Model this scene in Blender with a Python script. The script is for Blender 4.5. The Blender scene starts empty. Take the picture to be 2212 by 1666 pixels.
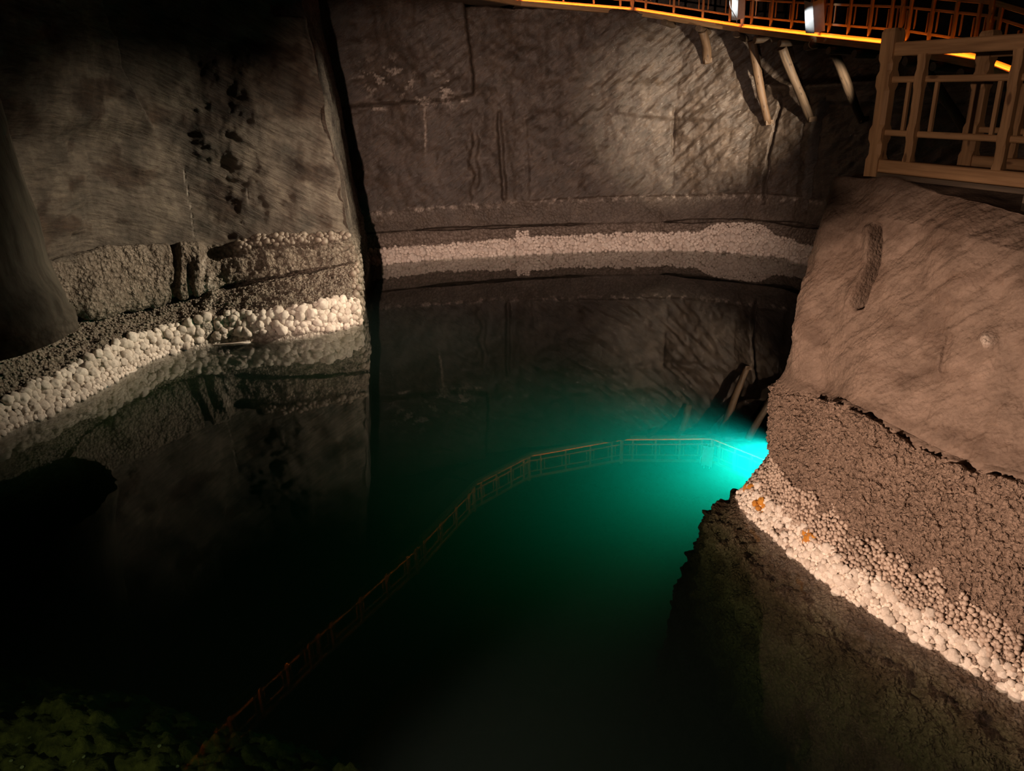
import bpy, math, random
import numpy as np
from mathutils import Matrix, Vector, Quaternion

random.seed(7)
rng = np.random.default_rng(7)
S = bpy.context.scene
COL = S.collection

# ------------------------------------------------------------------ camera
IW, IH, FPX, CX, CY = 2212.0, 1666.0, 1534.0, 1106.0, 833.0
CAMH = 4.6                                   # eye height above the brine
_n = np.array([1245 - CX, 5122 - CY, FPX]); _n /= np.linalg.norm(_n)   # nadir
_up = -_n
_yw = np.array([0, 0, 1.0]) - _up * _up[2]; _yw /= np.linalg.norm(_yw)
_xw = np.cross(_yw, _up)
RW = np.array([_xw, _yw, _up])               # world = RW @ (right, down, forward)
CAM = np.array([0.0, 0.0, CAMH])
cam = bpy.data.cameras.new('camera'); camo = bpy.data.objects.new('camera', cam)
COL.objects.link(camo); S.camera = camo
cam.sensor_fit = 'HORIZONTAL'; cam.sensor_width = 36.0; cam.lens = 36.0 * FPX / IW
cam.clip_start = 0.05; cam.clip_end = 300
_r, _d, _f = RW[:, 0], RW[:, 1], RW[:, 2]
camo.matrix_world = Matrix(((_r[0], -_d[0], -_f[0], CAM[0]), (_r[1], -_d[1], -_f[1], CAM[1]),
                            (_r[2], -_d[2], -_f[2], CAM[2]), (0, 0, 0, 1)))

# ------------------------------------------------------------------ world, exposure
w = bpy.data.worlds.new('cave_dark'); S.world = w; w.use_nodes = True
w.node_tree.nodes['Background'].inputs[0].default_value = (0.9, 0.75, 0.6, 1)
w.node_tree.nodes['Background'].inputs[1].default_value = 0.0012
S.view_settings.view_transform = 'Standard'; S.view_settings.look = 'None'
S.view_settings.gamma = 1.0; S.view_settings.use_curve_mapping = False
S.view_settings.exposure = 0.0
S.cycles.use_denoising = True; S.cycles.use_adaptive_sampling = True; S.cycles.adaptive_threshold = 0.025
S.cycles.max_bounces = 5; S.cycles.diffuse_bounces = 2; S.cycles.glossy_bounces = 2
S.cycles.transmission_bounces = 4; S.cycles.volume_bounces = 0; S.cycles.transparent_max_bounces = 8
S.cycles.sample_clamp_indirect = 4.0
S.cycles.caustics_reflective = False; S.cycles.caustics_refractive = False

# ------------------------------------------------------------------ lamps of the cave
def spot(name, loc, aim, watts, color, angle, blend=0.6, radius=0.06):
    l = bpy.data.lights.new(name, 'SPOT'); l.energy = watts; l.color = color
    l.spot_size = math.radians(angle); l.spot_blend = blend; l.shadow_soft_size = radius
    o = bpy.data.objects.new(name, l); COL.objects.link(o); o.location = loc
    o.rotation_euler = (Vector(aim) - Vector(loc)).to_track_quat('-Z', 'Y').to_euler()
    return o
WARM = (1.0, 0.70, 0.53); PINK = (1.0, 0.70, 0.55); SOFT = (1.0, 0.80, 0.58); COOL = (1.0, 0.84, 0.64)
spot('pillar_lamp', (-3.6, 2.6, 1.0), (3.6, 6.2, 0.75), 4000, WARM, 44, 0.5, 0.04)
spot('platform_lamp', (-3.2, 0.6, 4.9), (4.4, 7.2, 4.75), 620, WARM, 17, 0.5, 0.06)
spot('lake_end_lamp', (-2.0, 0.0, 3.9), (1.2, 28, 1.2), 17000, PINK, 46, 1.0, 0.08)
spot('left_wall_lamp', (10.2, 18.5, 7.0), (-5.8, 17.2, 1.4), 17000, COOL, 38, 1.0, 0.08)
spot('return_face_lamp', (8.0, 26.4, 8.6), (-5.2, 21.5, 3.8), 6500, COOL, 26, 1.0, 0.08)
spot('strut_lamp', (10.6, 19.3, 5.1), (7.0, 29.2, 5.0), 8500, SOFT, 42, 1.0, 0.05)
spot('shallows_lamp', (-4.5, 1.0, 2.6), (-2.9, 5.0, -0.7), 420, (1.0, 0.9, 0.5), 74, 1.0, 0.1)
LAMP_UW = (4.85, 11.0, -0.72)
spot('underwater_lamp', LAMP_UW, (0.2, 12.2, -1.7), 72000, (0.01, 0.74, 1.0), 120, 1.0, 0.03)

# ------------------------------------------------------------------ pixel helpers (a pixel gives a direction only)
def ray(px, py): return RW @ np.array([px - CX, py - CY, FPX])
def on_z(px, py, z=0.0):
    d = ray(px, py); return CAM + d * ((z - CAMH) / d[2])
def on_y(px, py, y):
    d = ray(px, py); return CAM + d * (y / d[1])
def proj(P):
    c = (np.asarray(P) - CAM) @ RW
    return CX + FPX * c[..., 0] / c[..., 2], CY + FPX * c[..., 1] / c[..., 2]

# ------------------------------------------------------------------ numpy noise
_perm = rng.permutation(4096)
_grad = rng.normal(size=(4096, 3)); _grad /= np.linalg.norm(_grad, axis=1)[:, None]
def _h(i, j, k): return _perm[(_perm[(_perm[i & 4095] + j) & 4095] + k) & 4095]
def perlin(p):
    i = np.floor(p).astype(np.int64); f = p - i; u = f * f * f * (f * (f * 6 - 15) + 10); r = 0
    for a in (0, 1):
        for b in (0, 1):
            for c in (0, 1):
                g = _grad[_h(i[..., 0] + a, i[..., 1] + b, i[..., 2] + c)]
                dd = g[..., 0] * (f[..., 0] - a) + g[..., 1] * (f[..., 1] - b) + g[..., 2] * (f[..., 2] - c)
                r = r + dd * (u[..., 0] if a else 1 - u[..., 0]) * (u[..., 1] if b else 1 - u[..., 1]) * (u[..., 2] if c else 1 - u[..., 2])
    return r * 1.6
def fbm(p, o=4, g=0.5):
    r = 0; a = 1.0; q = np.asarray(p, float)
    for k in range(o):
        r = r + a * perlin(q + 17.3 * k); q = q * 2.03; a *= g
    return r
_joff = rng.random((4096, 3))
def worley(p):
    i = np.floor(p).astype(np.int64); best = np.full(p.shape[:-1], 9.0)
    for a in (-1, 0, 1):
        for b in (-1, 0, 1):
            for c in (-1, 0, 1):
                j = i + np.array([a, b, c]); o = _joff[_h(j[..., 0], j[..., 1], j[..., 2])]
                best = np.minimum(best, ((j + o - p) ** 2).sum(-1))
    return np.sqrt(best)
def sstep(a, b, x):
    t = np.clip((x - a) / (b - a), 0, 1); return t * t * (3 - 2 * t)
def interp(x, pts):
    pts = np.array(pts, float); return np.interp(x, pts[:, 0], pts[:, 1])

# ------------------------------------------------------------------ object helpers
def tag(o, label=None, cat=None, group=None, kind=None):
    if label: o['label'] = label
    if cat: o['category'] = cat
    if group: o['group'] = group
    if kind: o['kind'] = kind
    return o
def empty(name, loc):
    o = bpy.data.objects.new(name, None); COL.objects.link(o); o.location = loc; o.empty_display_size = 0.2
    return o
def mesh_np(name, V, F, smooth=True):
    me = bpy.data.meshes.new(name); V = np.asarray(V, np.float32); F = np.asarray(F, np.int32)
    k = F.shape[1]
    me.vertices.add(len(V)); me.vertices.foreach_set('co', V.ravel())
    me.loops.add(F.size); me.loops.foreach_set('vertex_index', F.ravel())
    me.polygons.add(len(F)); me.polygons.foreach_set('loop_start', np.arange(0, F.size, k, dtype=np.int32))
    me.update(calc_edges=True); me.validate()
    if smooth: me.shade_smooth()
    else: me.shade_flat()
    return me
def link(name, me, mat=None, parent=None, M=None):
    o = bpy.data.objects.new(name, me); COL.objects.link(o)
    if mat and not me.materials: me.materials.append(mat)
    if parent is not None:
        o.parent = parent; o.matrix_parent_inverse = Matrix.Translation(-Vector(parent.location))
    if M is not None: o.matrix_basis = M
    return o

# ------------------------------------------------------------------ material helpers
def new_mat(name):
    m = bpy.data.materials.new(name); m.use_nodes = True
    nt = m.node_tree; b = nt.nodes['Principled BSDF']
    return m, nt, b
def nd(nt, t, **kw):
    n = nt.nodes.new(t)
    for k, v in kw.items():
        if k == 'inp':
            for a, c in v.items(): n.inputs[a].default_value = c
        else: setattr(n, k, v)
    return n
def coords(nt, scale=(1, 1, 1), rot=(0, 0, 0)):
    tc = nd(nt, 'ShaderNodeTexCoord'); mp = nd(nt, 'ShaderNodeMapping'); mp.vector_type = 'TEXTURE'   # rotate, then scale
    mp.inputs['Scale'].default_value = tuple(1.0 / x for x in scale); mp.inputs['Rotation'].default_value = rot
    nt.links.new(tc.outputs['Object'], mp.inputs['Vector']); return mp.outputs[0]
def noise(nt, vec, scale, detail=5, rough=0.6):
    n = nd(nt, 'ShaderNodeTexNoise'); n.inputs['Scale'].default_value = scale
    n.inputs['Detail'].default_value = detail; n.inputs['Roughness'].default_value = rough
    nt.links.new(vec, n.inputs['Vector']); return n.outputs['Fac']
def ramp(nt, fac, stops):
    r = nd(nt, 'ShaderNodeValToRGB'); e = r.color_ramp.elements
    while len(e) < len(stops): e.new(0.5)
    for el, (p, c) in zip(e, stops):
        el.position = p; el.color = (*c, 1) if len(c) == 3 else c
    nt.links.new(fac, r.inputs[0]); return r.outputs[0]
def mixc(nt, a, b, fac, mode='MIX'):
    m = nd(nt, 'ShaderNodeMix', data_type='RGBA', blend_type=mode)
    for s, v in ((m.inputs[0], fac), (m.inputs[6], a), (m.inputs[7], b)):
        if isinstance(v, (int, float)): s.default_value = v
        elif isinstance(v, tuple): s.default_value = (*v, 1)
        else: nt.links.new(v, s)
    return m.outputs[2]
def math_(nt, op, a, b=None):
    m = nd(nt, 'ShaderNodeMath', operation=op)
    for s, v in ((m.inputs[0], a), (m.inputs[1], b)):
        if v is None: continue
        if isinstance(v, (int, float)): s.default_value = v
        else: nt.links.new(v, s)
    return m.outputs[0]
def bump(nt, bsdf, h, strength, dist):
    prev = bsdf.inputs['Normal'].links[0].from_socket if bsdf.inputs['Normal'].links else None
    b = nd(nt, 'ShaderNodeBump'); b.inputs['Strength'].default_value = strength; b.inputs['Distance'].default_value = dist
    nt.links.new(h, b.inputs['Height'])
    if prev: nt.links.new(prev, b.inputs['Normal'])
    nt.links.new(b.outputs[0], bsdf.inputs['Normal'])
def attr(nt, name):
    a = nd(nt, 'ShaderNodeAttribute'); a.attribute_name = name; return a.outputs['Fac']

def rock(name, dark, mid, light, rough=(0.35, 0.75), streak_rot=(0, 0.7, 0), streak=(1.2, 1, 9), bscale=1.0,
         pop_scale=14.0, pop=0.0, crust=(0.62, 0.52, 0.44), crust_amt=(0.62, 0.72), salt=(0.80, 0.70, 0.62), spec=0.5, bs=0.6, sc=0.85):
    """cut rock salt: streaked pick marks, efflorescence, popcorn crust where the 'crust' attribute says so"""
    m, nt, b = new_mat(name)
    v0 = coords(nt); vs = coords(nt, streak, streak_rot)
    n1 = noise(nt, v0, 0.9 * bscale, 8, 0.62); n2 = noise(nt, vs, 1.3 * bscale, 10, 0.70); n3 = noise(nt, v0, 7 * bscale, 6, 0.7)
    base = ramp(nt, n1, [(0.30, dark), (0.52, mid), (0.74, light)])
    st = ramp(nt, n2, [(0.34, (0.45, 0.42, 0.40)), (0.52, (1, 1, 1)), (0.72, (1.5, 1.45, 1.38))])
    c = mixc(nt, base, st, sc, 'MULTIPLY')
    eff = ramp(nt, math_(nt, 'ADD', math_(nt, 'MULTIPLY', n3, 0.55), math_(nt, 'MULTIPLY', n1, 0.45)),
               [(crust_amt[0], (0, 0, 0)), (crust_amt[1], (1, 1, 1))])
    c = mixc(nt, c, crust, eff)
    cr = attr(nt, 'crust'); sa = attr(nt, 'salt')
    vo = nd(nt, 'ShaderNodeTexVoronoi'); vo.inputs['Scale'].default_value = pop_scale; nt.links.new(v0, vo.inputs['Vector'])
    vo2 = nd(nt, 'ShaderNodeTexVoronoi'); vo2.inputs['Scale'].default_value = pop_scale * 2.3; nt.links.new(v0, vo2.inputs['Vector'])
    cell = ramp(nt, vo.outputs['Distance'], [(0.22, (1, 1, 1)), (0.70, (0.34, 0.29, 0.25))])  # shade of the gaps between popcorn lumps, put into the colour
    c = mixc(nt, c, mixc(nt, crust, cell, 0.8, 'MULTIPLY'), math_(nt, 'MULTIPLY', cr, 0.55))
    c = mixc(nt, c, mixc(nt, salt, cell, 0.6, 'MULTIPLY'), sa)
    dk = attr(nt, 'dark_tint'); c = mixc(nt, c, (0.30, 0.20, 0.14), math_(nt, 'MULTIPLY', dk, 1.0), 'MULTIPLY')
    nt.links.new(c, b.inputs['Base Color'])
    r = ramp(nt, n2, [(0.35, (rough[1],) * 3), (0.65, (rough[0],) * 3)])
    r = mixc(nt, r, (0.8, 0.8, 0.8), cr); nt.links.new(r, b.inputs['Roughness'])
    b.inputs['Specular IOR Level'].default_value = spec
    bump(nt, b, n2, bs, 0.10 / bscale); bump(nt, b, n3, bs * 0.8, 0.03 / bscale)
    inv = math_(nt, 'ADD', math_(nt, 'MULTIPLY', vo.outputs['Distance'], -1.0), math_(nt, 'MULTIPLY', vo2.outputs['Distance'], -0.4))
    if pop > 0: bump(nt, b, math_(nt, 'MULTIPLY', inv, math_(nt, 'ADD', math_(nt, 'MULTIPLY', math_(nt, 'MAXIMUM', cr, sa), 1.0), 0.06)), pop, 0.9 / pop_scale)
    return m

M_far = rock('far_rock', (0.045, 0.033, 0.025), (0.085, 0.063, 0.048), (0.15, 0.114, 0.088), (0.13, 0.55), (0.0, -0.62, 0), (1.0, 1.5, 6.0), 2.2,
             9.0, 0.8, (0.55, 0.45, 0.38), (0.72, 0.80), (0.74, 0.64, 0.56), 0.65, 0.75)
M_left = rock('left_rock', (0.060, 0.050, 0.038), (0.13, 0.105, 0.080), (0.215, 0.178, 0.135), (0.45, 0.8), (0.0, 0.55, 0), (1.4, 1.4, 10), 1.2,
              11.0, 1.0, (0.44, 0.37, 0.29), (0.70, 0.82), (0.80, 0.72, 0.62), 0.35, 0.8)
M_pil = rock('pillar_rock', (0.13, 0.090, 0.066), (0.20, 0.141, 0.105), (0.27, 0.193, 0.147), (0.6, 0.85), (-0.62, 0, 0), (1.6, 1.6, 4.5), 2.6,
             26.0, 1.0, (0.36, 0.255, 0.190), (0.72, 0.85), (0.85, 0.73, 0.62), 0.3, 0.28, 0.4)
M_col = rock('column_rock', (0.09, 0.08, 0.060), (0.13, 0.115, 0.088), (0.17, 0.15, 0.115), (0.6, 0.8), (0, 0, 0), (4, 4, 0.6), 0.8,
             9.0, 0.3, (0.2, 0.17, 0.13), (0.8, 0.9), (0.6, 0.55, 0.45), 0.3, 0.25)

def salt_mat(name, a, b_, rough=0.5, sc=22):
    m, nt, b = new_mat(name)
    v = coords(nt); n = noise(nt, v, 3.0, 4, 0.6); n2 = noise(nt, v, sc, 4, 0.6)
    oi = nd(nt, 'ShaderNodeObjectInfo')
    c = ramp(nt, math_(nt, 'ADD', math_(nt, 'MULTIPLY', n, 0.7), math_(nt, 'MULTIPLY', oi.outputs['Random'], 0.3)), [(0.3, a), (0.65, b_)])
    nt.links.new(c, b.inputs['Base Color']); b.inputs['Roughness'].default_value = rough
    b.inputs['Subsurface Weight'].default_value = 0.0
    bump(nt, b, n2, 0.5, 0.03)
    return m
M_salt = salt_mat('salt_white', (0.48, 0.40, 0.33), (0.80, 0.71, 0.62))
M_salt_far = salt_mat('salt_far', (0.70, 0.58, 0.50), (0.92, 0.82, 0.73))
M_salt_pil = salt_mat('salt_pillar', (0.62, 0.52, 0.43), (0.93, 0.84, 0.74))
M_salt_or = salt_mat('salt_orange', (0.45, 0.16, 0.02), (0.75, 0.33, 0.04))
M_salt_gr = salt_mat('salt_grey', (0.28, 0.21, 0.16), (0.50, 0.39, 0.31))
M_salt_dk = salt_mat('salt_dusty', (0.13, 0.105, 0.08), (0.26, 0.21, 0.16))

def wood_mat(name, a, b_, knots=True):
    m, nt, b = new_mat(name)
    oi = nd(nt, 'ShaderNodeObjectInfo')
    tc = nd(nt, 'ShaderNodeTexCoord'); mp = nd(nt, 'ShaderNodeMapping'); mp.inputs['Scale'].default_value = (0.7, 11, 11)
    add = nd(nt, 'ShaderNodeVectorMath', operation='ADD'); cx = nd(nt, 'ShaderNodeCombineXYZ')
    for k in range(3): nt.links.new(math_(nt, 'MULTIPLY', oi.outputs['Random'], 7.0 + 5 * k), cx.inputs[k])
    nt.links.new(tc.outputs['Object'], add.inputs[0]); nt.links.new(cx.outputs[0], add.inputs[1])
    nt.links.new(add.outputs[0], mp.inputs[0])
    n = noise(nt, mp.outputs[0], 2.2, 6, 0.62)
    c = ramp(nt, n, [(0.30, a), (0.62, b_)])
    if knots:
        mk = nd(nt, 'ShaderNodeMapping'); mk.inputs['Scale'].default_value = (2.6, 7, 7); nt.links.new(add.outputs[0], mk.inputs[0])
        vo = nd(nt, 'ShaderNodeTexVoronoi'); vo.inputs['Scale'].default_value = 1.0; nt.links.new(mk.outputs[0], vo.inputs['Vector'])
        k = ramp(nt, vo.outputs['Distance'], [(0.10, (0.22, 0.14, 0.09)), (0.17, (1, 1, 1))])
        c = mixc(nt, c, k, 0.75, 'MULTIPLY')
    nt.links.new(c, b.inputs['Base Color']); b.inputs['Roughness'].default_value = 0.62
    bump(nt, b, n, 0.25, 0.01)
    return m
M_pine = wood_mat('pine', (0.28, 0.150, 0.066), (0.48, 0.275, 0.13))
M_bridge = wood_mat('bridge_pine', (0.30, 0.17, 0.075), (0.50, 0.30, 0.14), False)
M_strut = wood_mat('strut_wood', (0.075, 0.045, 0.025), (0.16, 0.098, 0.055))
M_old = wood_mat('weathered_log', (0.05, 0.034, 0.022), (0.13, 0.088, 0.055))

def plain(name, c, rough=0.5, emit=None, es=0.0, metal=0.0):
    m, nt, b = new_mat(name)
    n = noise(nt, coords(nt), 9, 4, 0.6)
    nt.links.new(ramp(nt, n, [(0.3, tuple(x * 0.85 for x in c)), (0.7, c)]), b.inputs['Base Color'])
    b.inputs['Roughness'].default_value = rough; b.inputs['Metallic'].default_value = metal
    if emit: b.inputs['Emission Color'].default_value = (*emit, 1); b.inputs['Emission Strength'].default_value = es
    return m
M_led = plain('orange_led', (0.8, 0.3, 0.05), 0.4, (1.0, 0.20, 0.015), 3.5)
M_shield = plain('white_shield', (0.82, 0.82, 0.80), 0.45)
M_cable = plain('white_cable', (0.7, 0.68, 0.62), 0.5)
M_metal = plain('lamp_metal', (0.10, 0.10, 0.11), 0.45, None, 0, 0.6)

# ------------------------------------------------------------------ lofted rock surfaces
def catmull(P, t):                                           # P (n,...) at float params t
    n = len(P); i = np.clip(np.floor(t).astype(int), 0, n - 2); f = t - i
    p0 = P[np.maximum(i - 1, 0)]; p1 = P[i]; p2 = P[i + 1]; p3 = P[np.minimum(i + 2, n - 1)]
    f = f.reshape((-1,) + (1,) * (P.ndim - 1))
    return 0.5 * (2 * p1 + (p2 - p0) * f + (2 * p0 - 5 * p1 + 4 * p2 - p3) * f ** 2 + (3 * p1 - p0 - 3 * p2 + p3) * f ** 3)
def loft(ctrl, res_u, res_v, smooth_u=True, lim=None):
    """ctrl[row][col] 3-D points -> fine grid, plus (row, col) params"""
    C = np.array(ctrl, float); R, K = C.shape[:2]
    def params(L, res):
        t = []
        for i, l in enumerate(L):
            k = max(1, int(math.ceil(l / (res[i] if isinstance(res, (list, tuple)) else res)))); t += list(i + np.arange(k) / k)
        return np.array(t + [len(L)], float)
    Lu = np.linalg.norm(np.diff(C, axis=1), axis=2).max(0); Lv = np.linalg.norm(np.diff(C, axis=0), axis=2).max(1)
    tu, tv = params(Lu, res_u), params(Lv, res_v)
    i = np.clip(np.floor(tv).astype(int), 0, R - 2); f = (tv - i)[:, None, None]
    A = C[i] * (1 - f) + C[i + 1] * f                         # (nv, K, 3)
    A = np.swapaxes(A, 0, 1)
    if smooth_u: G = catmull(A, tu)
    else:
        j = np.clip(np.floor(tu).astype(int), 0, K - 2); g = (tu - j)[:, None, None]; G = A[j] * (1 - g) + A[j + 1] * g
    G = np.swapaxes(G, 0, 1)
    TU, TV = np.meshgrid(tu, tv); return G, TU, TV
def normals(G, ref=None):
    du = np.gradient(G, axis=1); dv = np.gradient(G, axis=0); n = np.cross(du, dv)
    n /= np.linalg.norm(n, axis=-1)[..., None] + 1e-9
    return n
def blur(n, k):
    for _ in range(k):
        n = n.copy(); n[1:-1] = (n[:-2] + 2 * n[1:-1] + n[2:]) / 4; n[:, 1:-1] = (n[:, :-2] + 2 * n[:, 1:-1] + n[:, 2:]) / 4
    n /= np.linalg.norm(n, axis=-1)[..., None] + 1e-9; return n
def grid_obj(name, G, mat, flip=False, attrs=None, parent=None):
    nv, nu = G.shape[:2]; idx = np.arange(nv * nu).reshape(nv, nu)
    q = np.stack([idx[:-1, :-1], idx[:-1, 1:], idx[1:, 1:], idx[1:, :-1]], -1).reshape(-1, 4)
    if flip: q = q[:, ::-1]
    me = mesh_np(name, G.reshape(-1, 3), q)
    for k, a in (attrs or {}).items():
        at = me.attributes.new(k, 'FLOAT', 'POINT'); at.data.foreach_set('value', np.clip(a, 0, 1).astype(np.float32).ravel())
    return link(name, me, mat, parent)
def facing(G, N, ref):                                        # normals towards ref
    return N if (N * (np.array(ref) - G)).sum() > 0 else -N

def struct(o, label, cat='rock wall'):
    return tag(o, label, cat, None, 'structure')

# ------------------------------------------------------------------ far wall
fw = [(-8.6, 26.6)] + [tuple(on_z(*p)[:2]) for p in ((800, 573), (937, 561), (1127, 550), (1300, 543), (1446, 540), (1592, 546), (1680, 555), (1765, 578))] \
     + [(11.7, 20.6), (13.0, 16.5), (14.4, 12.5), (15.0, 7.0)]
fpx = [700, 800, 937, 1127, 1300, 1446, 1592, 1680, 1765, 1790, 1800, 1800, 1800]
fy_salt = [541, 539, 529, 513, 505, 503, 494, 514, 545, 546, 546, 546, 546]
f_line = [505, 503, 494, 487, 482, 478, 473, 483, 495, 497, 497, 497, 497]
f_band = [468, 463, 453, 438, 431, 428, 424, 430, 438, 440, 440, 440, 440]
f_top = [8.9, 8.9, 8.9, 8.9, 8.75, 8.45, 7.75, 7.05, 6.75, 6.35, 5.9, 5.5, 5.3]
dirs = []
for i in range(len(fw)):
    a = np.array(fw[max(i - 1, 0)]); b = np.array(fw[min(i + 1, len(fw) - 1)]); t = (b - a) / np.linalg.norm(b - a)
    dirs.append(np.array([-t[1], t[0]]))                      # pointing away from the lake
rec_rows = [(-4.6, -0.9), (-0.7, -0.10), (0.0, 0.0), None, None, None, None, None, None, None, None]
ctrl = []
for k in range(12):
    row = []
    for i, (x, y) in enumerate(fw):
        n = dirs[i]
        def zat(py, r):
            p = on_y(fpx[i], py, y + r * n[1]); return max(p[2], 0.02)
        if k == 0: r, z = -1.6, -8.6
        elif k == 1: r, z = -0.10, -0.7
        elif k == 2: r, z = 0.0, 0.0
        elif k == 3: r = 0.22; z = zat(fy_salt[i], r)
        elif k == 4: r = 0.42; z = zat(f_line[i] + 4, r)
        elif k == 5: r = 0.75; z = zat(f_line[i] + 2, r)
        elif k == 6: r = 0.40; z = zat(f_line[i] - 2, r)
        elif k == 7: r = 0.60; z = zat(f_band[i], r)
        elif k == 8: r = 0.66; z = zat(f_band[i] - 6, r)
        elif k == 9: r, z = 0.80, 5.2
        elif k == 10: r, z = 0.95, f_top[i]
        else: r, z = 3.4, f_top[i] + 0.02
        row.append((x + n[0] * r, y + n[1] * r, z))
    ctrl.append(row)
G, TU, TV = loft(ctrl, [0.12, .055, .055, .055, .055, .055, .055, .055, .10, .12, .14, .14], [.4, .1, .05, .05, .05, .05, .06, .05, .06, .06, .3], False)
N0 = normals(G); N0 = blur(facing(G, N0, (0, 8, 4)), 6)
px, py = proj(G)
z = G[..., 2]
wall = sstep(7.2, 8.2, TV) * (1 - sstep(9.95, 10.1, TV))
def streaks(G, ang, fx, fz, seed, o=4):
    # anisotropic pick strokes in the plane of the wall (along-wall distance, height)
    s = np.hypot(G[..., 0], 0) * np.sign(G[..., 0]) - 0.6 * G[..., 1]
    a = math.cos(ang) * s + math.sin(ang) * G[..., 2]; b = -math.sin(ang) * s + math.cos(ang) * G[..., 2]
    return fbm(np.stack([a * fx, b * fz, np.full_like(a, seed)], -1), o, 0.55)
st = streaks(G, 0.65, 0.8, 3.6, 3.1)
big = fbm(G * 0.35, 3)
d = 0.16 * big + wall * (0.055 * st + 0.06 * np.abs(fbm(G * 1.9, 4)))
mid = 1 - wall
d = d + mid * sstep(1.8, 2.2, TV) * (0.02 * fbm(G * 3, 3))
popc = (0.5 - worley(G * np.array([5.0, 5.0, 6.0]))) * sstep(-0.5, 0.05, z) * (1 - sstep(3.0, 3.4, TV))
d = d + 0.16 * popc
# the slab hanging over the upper left part
edge = interp(py, [(-200, 995), (0, 1003), (120, 1018), (165, 1023), (260, 1024)]); bot = interp(px, [(600, 236), (735, 233), (925, 224), (1024, 206), (1100, 200)])
wob = 5 * fbm(G * 1.5, 3)
slab = sstep(-2, 7, edge - px + wob * .4) * sstep(-2, 5, bot - py + wob * .6)
d = d + 0.42 * slab
d = d - 0.20 * sstep(7, 2, np.abs(px - interp(py, [(240, 1078), (430, 1090)]) + wob * .5)) * sstep(236, 246, py) * sstep(440, 425, py)
d = d - 0.14 * sstep(10, 4, np.abs(px - 1026 + wob * 2)) * sstep(270, 300, py) * sstep(430, 400, py)
d = d + 0.10 * sstep(-4, 4, px - 1141 - wob) * sstep(225, 260, py) * wall
d = d + 0.10 * sstep(-8, 3, interp(px, [(1290, 238), (1380, 248), (1460, 254), (1600, 262)]) - py) * sstep(1300, 1340, px) * sstep(1600, 1500, px) * sstep(150, 190, py)
d = d - 0.10 * sstep(4, 1.5, np.abs(px - interp(py, [(230, 1457), (335, 1453)]))) * sstep(230, 240, py) * sstep(340, 330, py)
d = d + 0.22 * np.exp(-((px - 1480) / 16) ** 2 - ((py - 287) / 14) ** 2)
c1 = interp(py, [(195, 1690), (300, 1672), (440, 1648)]); c2 = interp(py, [(205, 1774), (320, 1756), (452, 1733)])
d = d - 0.28 * sstep(6, 2, np.abs(px - c1 + wob * .8)) * sstep(195, 215, py) * sstep(445, 425, py) * (px > 1600)
d = d - 0.24 * sstep(6, 2, np.abs(px - c2 - 3 + wob * .4)) * sstep(205, 220, py) * sstep(470, 440, py)
d = d - 0.20 * sstep(-2, 6, px - c2) * sstep(215, 230, py) * wall
d = d + 0.35 * np.exp(-((py - interp(px, [(1640, 185), (1720, 190), (1880, 180)])) / 12) ** 2) * sstep(1640, 1670, px) * (px < 1930)
Gf = G + N0 * d[..., None]
salt = sstep(1.9, 2.1, TV) * (1 - sstep(2.75, 3.05, TV + 0.12 * fbm(G * 2.5, 3))) 
efx = sstep(0.22, 0.40, fbm(G * np.array([1.9, 1.9, 3.4]), 6, .68) - 0.10) * np.exp(-((py - interp(px, [(760, 175), (850, 165), (900, 205), (1000, 190)])) / 34) ** 2) * sstep(750, 790, px) * sstep(1020, 960, px)
drip = np.exp(-((px - 919 - 3 * fbm(G * 2, 2)) / 2.6) ** 2) * sstep(228, 240, py) * sstep(345, 300, py) * 0.9
lip = np.exp(-((py - interp(px, [(740, 236), (860, 234), (925, 229), (1020, 215)])) / 4.0) ** 2) * sstep(760, 800, px) * sstep(1030, 1000, px) * sstep(-.1, .25, fbm(G * 2.2, 4))
salt = np.maximum(np.maximum(salt, 0.7 * efx), np.maximum(drip, 0.8 * lip))
dots = np.exp(-((py - interp(px, [(800, 462), (1016, 446), (1184, 434), (1444, 427), (1600, 424), (1770, 437)])) / 5) ** 2) * sstep(0.1, .35, fbm(G * 4, 4))
salt = np.maximum(salt, 0.7 * dots)
crust = sstep(-0.8, -0.4, z) * (1 - sstep(3.4, 4.5, TV)) * 0.6 + 0.25 * mid
wall_far = struct(grid_obj('wall_far', Gf, M_far, False, {'salt': salt, 'crust': crust, 'dark_tint': np.zeros_like(z)}),
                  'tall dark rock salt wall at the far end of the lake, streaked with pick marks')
far_grid = (Gf, N0, TU, TV, px, py)

# ------------------------------------------------------------------ left wall
Lc = [  # per column: pixels of waterline, nodule top, lower lip, upper lip, rim, face foot, mid, top and the depth of the face foot
    ((-350, 1150), (-350, 1060), (-350, 800), (-350, 780), (-350, 600), (-350, 575), (-350, 250), (-350, -120), 10.6),
    ((0, 945), (0, 868), (15, 712), (15, 700), (20, 600), (20, 580), (-10, 250), (-40, -120), 13.4),
    ((115, 893), (110, 808), (125, 697), (125, 690), (140, 566), (140, 546), (118, 250), (85, -120), 15.0),
    ((225, 838), (215, 755), (220, 684), (220, 675), (200, 558), (204, 540), (190, 250), (150, -120), 16.0),
    ((330, 778), (326, 712), (330, 664), (330, 655), (325, 547), (325, 530), (302, 250), (258, -120), 17.0),
    ((450, 748), (445, 686), (436, 640), (436, 631), (432, 537), (430, 520), (408, 250), (360, -120), 17.7),
    ((620, 734), (612, 668), (602, 606), (602, 597), (592, 522), (590, 508), (560, 250), (503, -120), 18.2),
    ((700, 722), (694, 650), (690, 590), (690, 582), (680, 520), (678, 508), (642, 250), (575, -120), 18.5),
    ((772, 702), (768, 640), (765, 576), (765, 568), (757, 525), (752, 510), (703, 250), (626, -120), 18.8)]
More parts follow.
